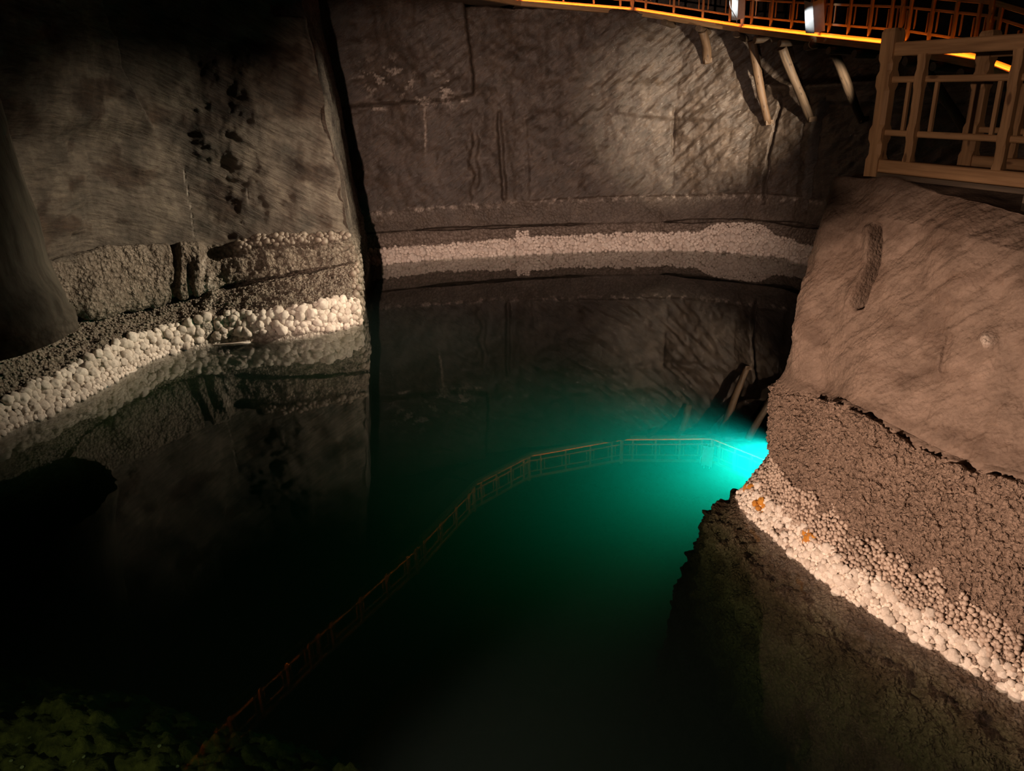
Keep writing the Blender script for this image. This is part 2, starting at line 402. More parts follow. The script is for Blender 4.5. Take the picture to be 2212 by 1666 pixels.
ctrl = [[] for _ in range(12)]
for c in Lc:
    wpt = on_z(*c[0]); Yf = c[8]; dY = Yf - wpt[1]; inw = np.array([wpt[0], wpt[1] - 3, 0]); 
    v = on_y(*c[5], Yf) - wpt; v[2] = 0; v /= np.linalg.norm(v)
    ctrl[0].append(wpt - v * 1.6 + (0, 0, -8.6)); ctrl[1].append(wpt - v * 0.10 + (0, 0, -0.8)); ctrl[2].append(wpt)
    for k, (p, fr) in enumerate(((c[1], .22), (c[2], .72), (c[3], .98), (c[3], .74), (c[4], .88), (c[5], 1.0))):
        ctrl[3 + k].append(on_y(p[0], p[1] + (-3 if k == 2 else (-5 if k == 3 else 0)), wpt[1] + dY * fr))
    ctrl[9].append(on_y(*c[6], Yf + 0.25)); ctrl[10].append(on_y(*c[7], Yf + 0.55)); ctrl[11].append(ctrl[10][-1] + np.array([-0.6, 2.5, 0.1]))
for r in range(12):
    A = ctrl[r][-1]; e = np.array([-5.40 - 0.10 * max(A[2], 0), 28.2, A[2]])
    m1 = A * 0.93 + e * 0.07 + np.array([0.02, 0, 0]); ctrl[r].append(m1); ctrl[r].append(A * 0.5 + e * 0.5); ctrl[r].append(e)
G, TU, TV = loft(ctrl, [.10, .045, .04, .04, .04, .04, .04, .04, .04, .08, .12], [.4, .1, .035, .035, .035, .035, .035, .035, .045, .05, .2], True)
N0 = blur(facing(G, normals(G), (2, 10, 4)), 5)
px, py = proj(G); z = G[..., 2]
face = sstep(7.4, 8.3, TV); ret = sstep(8.0, 8.25, TU)
st = streaks(G, -0.45, 0.5, 2.6, 8.7, 4)
d = face * (0.05 * st + 0.16 * fbm(G * 0.45, 3) + 0.06 * fbm(G * 1.3, 4) + 0.02 * fbm(G * 4, 3)) * (1 - .5 * ret)
rough = sstep(2.0, 2.4, TV) * (1 - face)
d = d + rough * (0.07 * fbm(G * 2.2, 5, .6) + 0.10 * (0.45 - worley(G * 6.0)) * sstep(4.6, 3.5, TV) + 0.05 * (0.45 - worley(G * 11.0)))
wob = 6 * fbm(G * 1.3, 3)
rl = interp(py, [(-150, 150), (0, 190), (60, 214), (150, 249), (230, 288), (295, 336)])
d = d + 0.45 * sstep(-18, 6, rl - px + wob * .4) * sstep(310, 240, py) * face        # rounded step in the face
tl = interp(px, [(560, 8), (598, 32), (660, 34)])
d = d - 0.30 * sstep(2, -6, py - tl) * sstep(585, 592, px) * face * (1 - ret)
d = d - 0.06 * np.exp(-((px - 495 - wob) / 22) ** 2 - ((py - 100) / 130) ** 2) * face
blk = sstep(150, 175, px + wob) * sstep(446, 428, px + wob * .5) * sstep(5.8, 6.1, TV) * (1 - sstep(7.0, 8.0, TV))
d = d + 0.32 * blk
d = d - 0.26 * sstep(12, 5, np.abs(px - 372 - wob * 1.5)) * blk - 0.16 * sstep(9, 3, np.abs(px - 408 - wob)) * blk * sstep(560, 590, py)
rimb = np.exp(-((py - interp(px, [(480, 530), (530, 533), (560, 522), (700, 518), (760, 508)])) / 9) ** 2) * sstep(500, 520, px) * (1 - ret)
d = d + 0.14 * rimb * (0.4 + worley(G * 5.0))
d = d - 0.12 * np.exp(-((px - 158) / 7) ** 2 - ((py - 511) / 6) ** 2)
run = np.exp(-((px - interp(py, [(560, 440), (640, 455), (700, 440)])) / 16) ** 2) * sstep(545, 570, py) * sstep(730, 700, py)
d = d + 0.10 * run
Gl = G + N0 * d[..., None]
salt = sstep(1.85, 2.1, TV) * (1 - sstep(2.7, 3.05, TV + .2 * fbm(G * 2, 3))) * 0.8 * (1 - .6 * ret)
salt = np.maximum(salt, 0.5 * run * sstep(0, .4, fbm(G * 5, 3) + .3))
for x0, x1, y0, y1 in ((397, 424, 355, 520), (532, 536, 400, 450), (415, 418, 470, 530)):
    salt = np.maximum(salt, .5 * np.exp(-((px - interp(py, [(y0, x0), (y1, x1)])) / 1.4) ** 2) * sstep(y0 - 5, y0 + 20, py) * sstep(y1, y1 - 30, py) * sstep(-.3, .2, fbm(G * 6, 2)))
crust = sstep(1.9, 2.3, TV) * (1 - sstep(6.8, 7.6, TV + .3 * fbm(G * 1.5, 3))) + .6 * rimb
stain = fbm(G * np.array([.55, .55, .8]), 5, .6)
dark_tint = face * (0.75 * sstep(0.0, .45, stain + .45 * np.exp(-((px - 560) / 90) ** 2 - ((py - 130) / 110) ** 2) - .05) + .12 * sstep(-.2, .3, fbm(G * 2.5, 4)))
wall_left = struct(grid_obj('wall_left', Gl, M_left, False, {'salt': salt, 'crust': crust, 'dark_tint': dark_tint}),
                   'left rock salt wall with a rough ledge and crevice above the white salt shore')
left_grid = (Gl, N0, TU, TV, px, py)

# smooth rounded column in front of the left wall's dark end
rows = []
for pyx, pxe, r, Yc in ((700, 165, 2.3, 12.6), (640, 142, 2.1, 12.7), (560, 104, 1.95, 12.8), (480, 84, 1.9, 12.9), (400, 58, 1.9, 13.0), (300, 26, 1.9, 13.1), (220, 0, 1.9, 13.2), (60, -55, 1.9, 13.3), (-150, -120, 1.9, 13.5)):
    e = on_y(pxe, pyx, Yc); az = math.atan2(e[0], e[1]); perp = np.array([math.cos(az), -math.sin(az), 0]); c = e - perp * r
    rows.append([(c[0] + r * math.cos(t), c[1] + r * math.sin(t), e[2]) for t in np.linspace(-2.4, 1.9, 40)])
G, TU, TV = loft(rows, .12, .07)
N0 = facing(G, normals(G), (-2, 6, 4)); G2 = G + N0 * (0.05 * fbm(G * 1.2, 4) + 0.10 * fbm(G * 3.0, 4) * sstep(1.6, 0.2, TV))[..., None]
zz = np.zeros(G.shape[:2])
struct(grid_obj('rock_column', G2, M_col, False, {'salt': zz, 'crust': zz + sstep(1.2, 0, TV), 'dark_tint': zz}), 'smooth dark rounded rock column rising from the left shore ledge', 'rock column')

# ------------------------------------------------------------------ right pillar
def P3(px_, py_, Y): return on_y(px_, py_, Y)
wl = [(1600, 1088), (1680, 1170), (1800, 1270), (1900, 1335), (2050, 1420), (2212, 1510), (2480, 1660)]
W = [on_z(*p) for p in wl]
ledge_px = [(1680, 842), (1760, 862), (1850, 905), (1950, 955), (2060, 1010), (2212, 1050), (2480, 1110)]
ledge_in = [(1698, 800), (1772, 838), (1860, 885), (1960, 935), (2070, 988), (2212, 1020), (2480, 1080)]
top_px = [(1792, 414), (1850, 408), (1930, 412), (2010, 425), (2100, 445), (2212, 480), (2480, 560)]
Yl = [8.05, 7.45, 6.75, 6.25, 5.75, 5.25, 4.55]
Yt = [8.0, 7.7, 7.25, 6.85, 6.4, 5.95, 5.1]
ctrl = [[] for _ in range(10)]
out = np.array([-0.85, -0.5, 0])
for i in range(7):
    wpt = W[i]; o = np.array([-0.9, -0.45, 0]) if i else np.array([-1.0, -0.05, 0])
    b = P3(*ledge_px[i], Yl[i]); t = P3(*top_px[i], Yt[i])
    ctrl[0].append(wpt + o * 1.9 + (0, 0, -8.6)); ctrl[1].append(wpt + o * 0.72 + (0, 0, -1.4)); ctrl[2].append(wpt + o * 0.42 + (0, 0, -0.28)); ctrl[3].append(wpt)
    ctrl[4].append(wpt * 0.72 + b * 0.28); ctrl[5].append(b)
    li = P3(*ledge_in[i], Yl[i] + 0.07); ctrl[6].append(li); ctrl[7].append(li * 0.12 + t * 0.88 + (0, 0, 0.0)); 
    t2 = t + np.array([0.12, 0.12, 0.05]); ctrl[8].append(t2); ctrl[9].append(t2 + np.array([2.6, 1.0, 0.10]))
sil = {3: (1600, 1088), 4: (1668, 1000), 5: (1674, 905), 6: (1694, 812), 7: (1768, 520), 8: (1800, 398)}
ctrl[4][0] = P3(1668, 1000, 8.1); ctrl[5][0] = P3(1676, 860, 8.05); ctrl[7][0] = P3(1770, 500, 8.0); ctrl[8][0] = P3(1808, 392, 8.05)
for r in range(10):                                            # wrap round behind the nose
    A = ctrl[r][0]; D1 = np.array([0.45, 0.65, 0]); D2 = np.array([2.6, 1.9, 0]); D3 = np.array([6.5, 2.2, 0])
    if r == 9: D1 = D1 * 0.4; D2 = D2 * 0.2; D3 = D3 * 0.1
    ctrl[r] = [A + D3, A + D2, A + D1] + ctrl[r]
G, TU, TV = loft(ctrl, [.12, .06, .02, .016, .013, .012, .012, .012, .04], [.05, .025, .016, .013, .013, .012, .012, .012, .06], True)
N0 = blur(facing(G[:, 40:], normals(G)[:, 40:], (-4, 2, 3)), 0) if False else None
N0 = normals(G); 
if (N0[:, -60:] * (np.array([-3.0, 3, 3]) - G[:, -60:])).sum() < 0: N0 = -N0
N0 = blur(N0, 8)
px, py = proj(G); z = G[..., 2]
low = (1 - sstep(5.0, 5.7, TV)); up_ = sstep(5.4, 6.2, TV) * (1 - sstep(7.8, 8.2, TV))
d = 0.10 * fbm(G * 0.9, 3) * sstep(3.0, 3.6, TV) + low * sstep(3.2, 4.0, TV) * 0.03 * fbm(G * 4.0, 4)
pop1 = 0.5 - worley(G * 19.0); pop2 = 0.5 - worley(G * 30.0)
d = d + low * sstep(2.4, 3.1, TV) * (0.055 * pop1 + 0.026 * pop2)
d = d + (1 - sstep(2.2, 3.0, TV)) * (0.17 * (0.5 - worley(G * 6.0)) + 0.07 * (0.5 - worley(G * 14.0)) + 0.06 * fbm(G * 5, 4))
ss = G[..., 0] * .3 - G[..., 1]
a_, b_ = .75 * ss + .66 * z, -.66 * ss + .75 * z
strk = fbm(np.stack([a_ * 1.8, b_ * 9.0, zz[0, 0] + 0 * a_], -1), 4, .55)
d = d + up_ * (0.006 * fbm(G * 13, 3) + 0.016 * strk + 0.012 * pop2 * (1 - sstep(6.0, 6.9, TV)))
wob = 8 * fbm(G * 2.2, 4)
rim = np.exp(-((TV - 5.05) / .16) ** 2); d = d + rim * (0.05 * (worley(G * 7.0)) + 0.05 * fbm(G * 5, 3))
# slanting groove with a lit lip, small crack, chips
gx = interp(py, [(480, 1884), (560, 1872), (620, 1856), (668, 1842)])
gm = sstep(478, 495, py) * sstep(672, 655, py) * up_
d = d - 0.34 * sstep(-2, 3, px - gx) * sstep(19, 3, px - gx) * gm + 0.07 * sstep(-26, -4, px - gx) * sstep(6, -3, px - gx) * gm
cx2 = interp(py, [(716, 2040), (810, 2026)]); cm = sstep(716, 722, py) * sstep(812, 800, py) * up_
d = d - 0.035 * sstep(-2, 2, px - cx2) * sstep(26, 2, px - cx2) * cm
d = d + 0.07 * np.exp(-((px - 2138) / 14) ** 2 - ((py - 735) / 16) ** 2)
for hx, hy, hw in ((2105, 1012, 20), (1960, 1090, 10), (1795, 1120, 14), (1880, 1180, 12), (1900, 962, 9), (2000, 1003, 9), (1765, 853, 8)):
    d = d - 0.06 * np.exp(-((px - hx) / hw) ** 2 - ((py - hy) / (hw * .45)) ** 2)
Gp = G + N0 * d[..., None]
sb = interp(px, [(1600, 1060), (1650, 1080), (1800, 1190), (2000, 1310), (2212, 1440)])
salt = sstep(2.85, 3.02, TV) * sstep(-30, 18, py - sb + 18 * fbm(G * 4, 3)) * 0.30
salt = np.maximum(salt, 0.6 * np.exp(-((px - 2138) / 11) ** 2 - ((py - 735) / 13) ** 2))
crust = sstep(0.2, 1.0, TV) * low + 0.15 * up_
dark_tint = 0.30 * up_ * sstep(0.0, .5, fbm(G * np.array([1.5, 1.5, 3.5]), 4) + .25 * sstep(700, 450, py)) + (1 - sstep(2.8, 3.0, TV)) * (0.15 + 0.6 * sstep(-.3, .4, fbm(G * 2, 4)))  # mottled dark tint, heavier towards the top of the face and below water
wall_right = struct(grid_obj('wall_right', Gp, M_pil, False, {'salt': salt, 'crust': crust, 'dark_tint': dark_tint}),
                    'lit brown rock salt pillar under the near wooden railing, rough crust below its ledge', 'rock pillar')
pil_grid = (Gp, N0, TU, TV, px, py)

# ------------------------------------------------------------------ lake bed, ceiling, back of the cave
u = np.concatenate([np.linspace(-16, -9.1, 20), np.linspace(-9, 3, 360), np.linspace(3.2, 20, 40)]); v = np.concatenate([np.linspace(-3, 1.9, 20), np.linspace(2, 8.5, 220), np.linspace(8.8, 34, 60)])
X, Y = np.meshgrid(u, v)
base = interp(Y + 0.35 * X, [(-10, -0.5), (3.2, -0.75), (4.2, -1.0), (5.0, -1.6), (6.4, -3.6), (9, -8.2), (60, -8.5)])
G = np.stack([X, Y, base], -1)
cob = np.sqrt(np.clip(0.62 - worley(G * np.array([4.5, 4.5, 0.01]) + 5), 0, 1)); cob2 = np.sqrt(np.clip(0.62 - worley(G * np.array([10.5, 10.5, 0.01]) + 9), 0, 1))
G[..., 2] += 0.15 * cob + 0.10 * cob2 + 0.25 * fbm(G * .7, 3) + .05 * fbm(G * 6, 3)
m, nt, b = new_mat('lake_bed_rubble')
n = noise(nt, coords(nt), 2.0, 7, .65); n2 = noise(nt, coords(nt), 13, 5, .7)
c = ramp(nt, n, [(0.3, (0.10, 0.085, 0.03)), (0.55, (0.24, 0.21, 0.07)), (0.75, (0.36, 0.31, 0.11))])
c = mixc(nt, c, ramp(nt, n2, [(0.35, (.35, .35, .35)), (.7, (1.3, 1.3, 1.3))]), .8, 'MULTIPLY')
nt.links.new(c, b.inputs['Base Color']); b.inputs['Roughness'].default_value = .8; bump(nt, b, n2, .7, .05)
bed_grid = G
struct(grid_obj('floor', G, m), 'yellow green rubble lake bed seen through the shallow water', 'lake bed')

u = np.linspace(-24, 30, 120); v = np.linspace(-8, 46, 120); X, Y = np.meshgrid(u, v); G = np.stack([X, Y, 0 * X + 15.0], -1)
G[..., 2] += 0.9 * fbm(G * .25, 4)
zz = np.zeros(G.shape[:2])
struct(grid_obj('ceiling', G, M_far, True, {'salt': zz, 'crust': zz, 'dark_tint': zz}), 'dark rock ceiling of the salt chamber', 'ceiling')
t = np.linspace(0, 1, 160); zc = np.linspace(3.5, 15.5, 60)
bp = np.array([(-19, 2), (-18, 20), (-14, 33), (0, 37), (9, 36), (15, 30), (18, 22), (20, 10), (20, -4)], float)
bb = catmull(bp, t * (len(bp) - 1)); G = np.zeros((60, 160, 3)); G[..., :2] = bb[None]; G[..., 2] = zc[:, None]
G += 0.8 * fbm(G * .3, 4)[..., None] * np.array([.7, -.7, 0]); zz = np.zeros(G.shape[:2])
struct(grid_obj('wall_back', G, M_far, True, {'salt': zz, 'crust': zz, 'dark_tint': zz}), 'unlit rock wall of the chamber behind the high walkway', 'rock wall')

# ------------------------------------------------------------------ the brine
wv = [(-17, -4, -9.2), (19, -4, -9.2), (19, 33, -9.2), (-17, 33, -9.2), (-17, -4, 0), (19, -4, 0), (19, 33, 0), (-17, 33, 0)]
wf = [(3, 2, 1, 0), (4, 5, 6, 7), (0, 1, 5, 4), (1, 2, 6, 5), (2, 3, 7, 6), (3, 0, 4, 7)]
me = mesh_np('lake_water', wv, wf, False)
m = bpy.data.materials.new('brine'); m.use_nodes = True; nt = m.node_tree; nt.nodes.clear()
out_ = nd(nt, 'ShaderNodeOutputMaterial'); fr = nd(nt, 'ShaderNodeFresnel'); fr.inputs['IOR'].default_value = 1.37
tr = nd(nt, 'ShaderNodeBsdfTransparent'); gl = nd(nt, 'ShaderNodeBsdfGlossy'); gl.inputs['Roughness'].default_value = 0.0
gl.inputs['Color'].default_value = (1, 1, 1, 1)
mx = nd(nt, 'ShaderNodeMixShader')
geo = nd(nt, 'ShaderNodeNewGeometry'); ior = nd(nt, 'ShaderNodeMapRange')       # same reflectance from either side of the flat surface
ior.inputs['To Min'].default_value = 1.34; ior.inputs['To Max'].default_value = 1 / 1.34
nt.links.new(geo.outputs['Backfacing'], ior.inputs['Value']); nt.links.new(ior.outputs[0], fr.inputs['IOR'])
nt.links.new(fr.outputs[0], mx.inputs[0]); nt.links.new(tr.outputs[0], mx.inputs[1]); nt.links.new(gl.outputs[0], mx.inputs[2])
va = nd(nt, 'ShaderNodeVolumeAbsorption'); va.inputs['Color'].default_value = (0.52, 0.62, 0.50, 1); va.inputs['Density'].default_value = 1.4
vs = nd(nt, 'ShaderNodeVolumeScatter'); vs.inputs['Color'].default_value = (0.6, 0.9, 0.9, 1); vs.inputs['Density'].default_value = 0.028; vs.inputs['Anisotropy'].default_value = 0.25
ad = nd(nt, 'ShaderNodeAddShader'); nt.links.new(va.outputs[0], ad.inputs[0]); nt.links.new(vs.outputs[0], ad.inputs[1])
nt.links.new(mx.outputs[0], out_.inputs['Surface']); nt.links.new(ad.outputs[0], out_.inputs['Volume'])
tag(link('lake_water', me, m), 'still green black brine filling the flooded chamber, glowing teal beside the pillar', 'water', None, 'structure')

# ------------------------------------------------------------------ salt nodules along the shores
def ico(sub):
    t = (1 + 5 ** .5) / 2
    V = [(-1, t, 0), (1, t, 0), (-1, -t, 0), (1, -t, 0), (0, -1, t), (0, 1, t), (0, -1, -t), (0, 1, -t), (t, 0, -1), (t, 0, 1), (-t, 0, -1), (-t, 0, 1)]
    F = [(0, 11, 5), (0, 5, 1), (0, 1, 7), (0, 7, 10), (0, 10, 11), (1, 5, 9), (5, 11, 4), (11, 10, 2), (10, 7, 6), (7, 1, 8), (3, 9, 4), (3, 4, 2), (3, 2, 6), (3, 6, 8), (3, 8, 9), (4, 9, 5), (2, 4, 11), (6, 2, 10), (8, 6, 7), (9, 8, 1)]
    V = [np.array(v, float) / np.linalg.norm(v) for v in V]
    for _ in range(sub):
        c = {}; F2 = []
        def midp(a, b):
            k = (min(a, b), max(a, b))
            if k not in c: m_ = V[a] + V[b]; V.append(m_ / np.linalg.norm(m_)); c[k] = len(V) - 1
            return c[k]
        for a, b, d_ in F:
            x, y, q = midp(a, b), midp(b, d_), midp(d_, a); F2 += [(a, x, q), (b, y, x), (d_, q, y), (x, y, q)]
        F = F2
    return np.array(V), np.array(F)
IV1, IF1 = ico(1); IV2, IF2 = ico(2)
def lump(V, seed, amp=.22, lob=1.7):
    wv_ = worley(V * lob + seed * 3.7); n_ = fbm(V * 1.3 + seed * 9.1, 2)
    return V * (1 + amp * (0.55 - wv_) * 1.4 + .12 * n_)[:, None] * np.array([1.0, 1.0, 0.85])
variants = [mesh_np('salt_nodule', lump(IV2, k + 1, .32), IF2) for k in range(7)]
small_var = [lump(IV1, 40 + k) for k in range(6)]
def scatter(grid, mask, rad, space, n_try, seed):
    """points on a rock surface where mask allows, spaced by radius"""
    Gd, Nd, TU_, TV_, px_, py_ = grid; r_ = np.random.default_rng(seed)
    ok = mask & (px_ > -30) & (px_ < 2240) & (py_ < 1700); idx = np.argwhere(ok)
    if not len(idx): return []
    pick = idx[r_.integers(0, len(idx), n_try)]; out_l = []; cell = {}; cs = 0.25
    for i, j in pick:
        p = Gd[i, j]; r = rad(i, j, r_); key = tuple(np.floor(p / cs).astype(int)); good = True
        for a in (-1, 0, 1):
            for b_ in (-1, 0, 1):
                for c_ in (-1, 0, 1):
                    for q, rq in cell.get((key[0] + a, key[1] + b_, key[2] + c_), ()):
                        if np.sum((q - p) ** 2) < (space * (r + rq)) ** 2: good = False
        if good: cell.setdefault(key, []).append((p, r)); out_l.append((p, Nd[i, j], r, (px_[i, j], py_[i, j])))
    return out_l
def place_nodules(parent, pts, mat, mat_stuff, n_ind=300, special=None, name='salt_nodule'):
    size = lambda q: q[2] / np.linalg.norm(q[0] - CAM)
    pts = sorted(pts, key=size, reverse=True)
    for k, (p, n, r, pp) in enumerate(pts[:n_ind]):
        base_ = variants[k % len(variants)]
        mt = special(pp, mat) if special else mat
        key = (base_.name, mt.name)
        if key not in place_nodules.cache:
            c_ = base_.copy(); c_.materials.clear(); c_.materials.append(mt); place_nodules.cache[key] = c_
        o = link(name, place_nodules.cache[key], None, parent)
        q = Vector(n).to_track_quat('Z', 'Y') @ Quaternion((0, 0, 1), random.random() * 6.28)
        s_ = r * np.array([random.uniform(.9, 1.15), random.uniform(.9, 1.15), random.uniform(.8, 1.05)])
        o.matrix_basis = Matrix.LocRotScale(Vector(p + n * r * .25), q, Vector(s_))
    rest = pts[n_ind:]
    if rest:
        Vs, Fs, off = [], [], 0
        for k, (p, n, r, pp) in enumerate(rest):
            v = small_var[k % 6]; q = Vector(n).to_track_quat('Z', 'Y').to_matrix(); a = k * 2.4
            R2 = np.array(q) @ np.array([[math.cos(a), -math.sin(a), 0], [math.sin(a), math.cos(a), 0], [0, 0, 1]])
            Vs.append((v * r) @ R2.T + p + n * r * .25); Fs.append(IF1 + off); off += len(v)
        o = link('salt_crust', mesh_np('salt_crust', np.concatenate(Vs), np.concatenate(Fs)), mat_stuff, parent)
        tag(o, None, None, None, 'stuff')
place_nodules.cache = {}

# far shore
Gd, Nd, TU_, TV_, px_, py_ = far_grid
mk = (TV_ > 1.98) & (TV_ < 3.0 + .10 * fbm(Gd * 1.7, 3)) & (px_ > 770) & (px_ < 1785) & (TU_ < 8.6)
pts = scatter(far_grid, mk, lambda i, j, r: r.uniform(.055, .125) * (1.0 if TV_[i, j] < 2.8 else .75), .60, 9000, 11)
mk2 = (TV_ > 2.9) & (TV_ < 3.7) & (np.abs(px_ - 1595) < 60 + 30 * (3.6 - TV_)) & (py_ > 482)
pts += scatter(far_grid, mk2, lambda i, j, r: r.uniform(.04, .075), .62, 1500, 12)
mk3 = (np.abs(px_ - 1128) < 13) & (py_ > 500) & (py_ < 520) & (TV_ < 4)
pts += scatter(far_grid, mk3, lambda i, j, r: r.uniform(.04, .07), .62, 150, 13)
place_nodules(wall_far, pts, M_salt_far, M_salt_far)

# left shore
Gd, Nd, TU_, TV_, px_, py_ = left_grid
lowb = interp(px_, [(0, 2.0), (380, 2.0), (440, 2.25), (560, 2.30), (680, 2.15), (770, 2.02)])
mk = (TV_ > lowb) & (TV_ < 2.98 + .12 * fbm(Gd * 1.5, 3)) & (TU_ < 8.15)
hole = np.exp(-((px_ - 450) / 22) ** 2) * (py_ > 690) > .5
pts = scatter(left_grid, mk & ~hole, lambda i, j, r: (r.uniform(.075, .145) if px_[i, j] > 400 else r.uniform(.055, .12)) * (1.0 if TV_[i, j] > 2.3 else .7), .60, 7000, 21)
place_nodules(wall_left, pts, M_salt, M_salt, 300)
mk = (TV_ > 2.9) & (TV_ < 4.0) & (TU_ < 8.6)
pts = scatter(left_grid, mk, lambda i, j, r: r.uniform(.015, .036), .85, 2500, 22)
place_nodules(wall_left, pts, M_salt_dk, M_salt_dk, 0)
mk = (np.abs(py_ - interp(px_, [(480, 530), (530, 533), (560, 522), (700, 518), (760, 508)])) < 7) & (px_ > 510) & (TU_ < 8.0) & (TV_ > 6.5)
pts = scatter(left_grid, mk, lambda i, j, r: r.uniform(.04, .10), .62, 900, 23)
place_nodules(wall_left, pts, M_salt_dk, M_salt_dk, 0)
mk = (TU_ > 7.9) & (TU_ < 9.5) & (TV_ > 1.95) & (TV_ < 4.2)
pts = scatter(left_grid, mk, lambda i, j, r: r.uniform(.04, .11), .62, 900, 24)
place_nodules(wall_left, pts, M_salt_dk, M_salt_dk, 0)

# pillar shore
Gd, Nd, TU_, TV_, px_, py_ = pil_grid
sb = interp(px_, [(1590, 1030), (1650, 1045), (1720, 1110), (1800, 1175), (2000, 1300), (2212, 1430)])
nz = fbm(Gd * 5.0, 4)
mk = (TV_ > 2.99) & (py_ > sb + 16 + 26 * nz) & (TU_ > 2.6) & (nz > -0.42)
def orange(pp, mt):
    for ox, oy, orr in ((1745, 1161, 15), (1648, 1098, 13), (1990, 1312, 13), (2135, 1415, 10), (1625, 1055, 8)):
        if (pp[0] - ox) ** 2 + (pp[1] - oy) ** 2 < orr ** 2: return M_salt_or
    return mt
pts = scatter(pil_grid, mk, lambda i, j, r: r.choice([.024, .030, .038, .048, .062], p=[.25, .28, .25, .15, .07]), .62, 14000, 31)
place_nodules(wall_right, pts, M_salt_pil, M_salt_pil, 300, orange)
mk = (TV_ > 3.05) & (py_ > sb - 60 + 40 * nz) & (py_ < sb + 30) & (TU_ > 2.6)
pts = scatter(pil_grid, mk, lambda i, j, r: r.uniform(.014, .030), .72, 6000, 32)
place_nodules(wall_right, pts, M_salt_gr, M_salt_gr, 0)
# thin salt plates at the water's edge
def plate(parent, pxl, L, Wd, ang, mat, zz_=0.012):
    c = on_z(*pxl, zz_); t = np.linspace(0, 2 * math.pi, 18, endpoint=False)
    rr = 1 + .22 * np.sin(3 * t + pxl[0]) + .12 * np.sin(7 * t + pxl[1])
    x, y = L * rr * np.cos(t), Wd * rr * np.sin(t); ca, sa = math.cos(ang), math.sin(ang)
    ring = np.stack([x * ca - y * sa, x * sa + y * ca], -1)
    V = np.concatenate([np.c_[ring * .93, np.full(18, .014)], np.c_[ring, np.zeros(18)], np.c_[ring * .9, np.full(18, -.03)], [[0, 0, .017]]])
    F = [(i, (i + 1) % 18, 54) for i in range(18)]
    for a in (0, 18): F += [(a + i, a + 18 + i, a + 18 + (i + 1) % 18) for i in range(18)] + [(a + i, a + 18 + (i + 1) % 18, a + (i + 1) % 18) for i in range(18)]
    link('salt_plate', mesh_np('salt_plate', V, F), mat, parent, Matrix.Translation(Vector(c)))
for a in (((500, 741), .45, .10, .15), ((420, 748), .55, .11, .45), ((590, 727), .60, .10, .12), ((680, 718), .5, .09, .35), ((262, 806), .35, .12, 1.0)): plate(wall_left, *a, M_salt)
for a in (((1628, 1112), .13, .07, 2.2), ((1668, 1140), .10, .05, 2.3), ((1735, 1195), .13, .06, 2.2), ((1775, 1222), .14, .05, 2.2), ((2055, 1404), .16, .03, 2.3), ((1900, 1322), .1, .05, 2.3)): plate(wall_right, *a, M_salt_gr)

# ------------------------------------------------------------------ timber helpers
def beam(name, p0, p1, wd, ht, mat, parent, ch=.008, up=(0, 0, 1), ext=0.0):
    """squared timber from p0 to p1 (centre line), local X along the grain"""
    p0, p1 = Vector(p0), Vector(p1); x = (p1 - p0); L = x.length; x.normalize()
    upv = Vector(up); y = upv.cross(x)
    if y.length < 1e-3: y = Vector((0, 1, 0)).cross(x)
    y.normalize(); zv = x.cross(y)
    h, g = ht / 2, wd / 2
    ring = [(-g + ch, -h), (g - ch, -h), (g, -h + ch), (g, h - ch), (g - ch, h), (-g + ch, h), (-g, h - ch), (-g, -h + ch)]
    V = [(-ext, a, b) for a, b in ring] + [(L + ext, a, b) for a, b in ring]
    F = [tuple(range(7, -1, -1)), tuple(range(8, 16))] + [(i, (i + 1) % 8, 8 + (i + 1) % 8, 8 + i) for i in range(8)]
    me = bpy.data.meshes.new(name); me.from_pydata(V, [], F); me.shade_flat()
    M = Matrix(((x[0], y[0], zv[0], p0[0]), (x[1], y[1], zv[1], p0[1]), (x[2], y[2], zv[2], p0[2]), (0, 0, 0, 1)))
    return link(name, me, mat, parent, M)
def stop_post(name, foot, h, wd, stops, mat, parent, facing_, ch0=.004, ch1=.028, cap=False, tilt=(0, 0)):
    """post with stop chamfers: square at the joints listed in stops, chamfered between"""
    x = Vector((tilt[0], tilt[1], 1)).normalized(); y = Vector((facing_[0], facing_[1], 0)).normalized(); zv = x.cross(y)
    keys = [(0, ch0)]
    for a, b in stops: keys += [(a, ch0), (a + .05, ch1), (b - .05, ch1), (b, ch0)]
    keys.append((h - (.03 if cap else 0), ch0)); g0 = wd / 2; V, F = [], []
    if cap: keys.append((h, ch0))
    for n_, (t_, c_) in enumerate(keys):
        g = g0 * (.82 if cap and n_ == len(keys) - 1 else 1)
        for a, b in [(-g + c_, -g), (g - c_, -g), (g, -g + c_), (g, g - c_), (g - c_, g), (-g + c_, g), (-g, g - c_), (-g, -g + c_)]: V.append((t_, a, b))
    for k in range(len(keys) - 1): F += [(8 * k + i, 8 * k + (i + 1) % 8, 8 * k + 8 + (i + 1) % 8, 8 * k + 8 + i) for i in range(8)]
    F += [tuple(range(7, -1, -1)), tuple(range(8 * len(keys) - 8, 8 * len(keys)))]
    me = bpy.data.meshes.new(name); me.from_pydata(V, [], F); me.shade_flat()
    p0 = Vector(foot)
    M = Matrix(((x[0], y[0], zv[0], p0[0]), (x[1], y[1], zv[1], p0[1]), (x[2], y[2], zv[2], p0[2]), (0, 0, 0, 1)))
    return link(name, me, mat, parent, M)
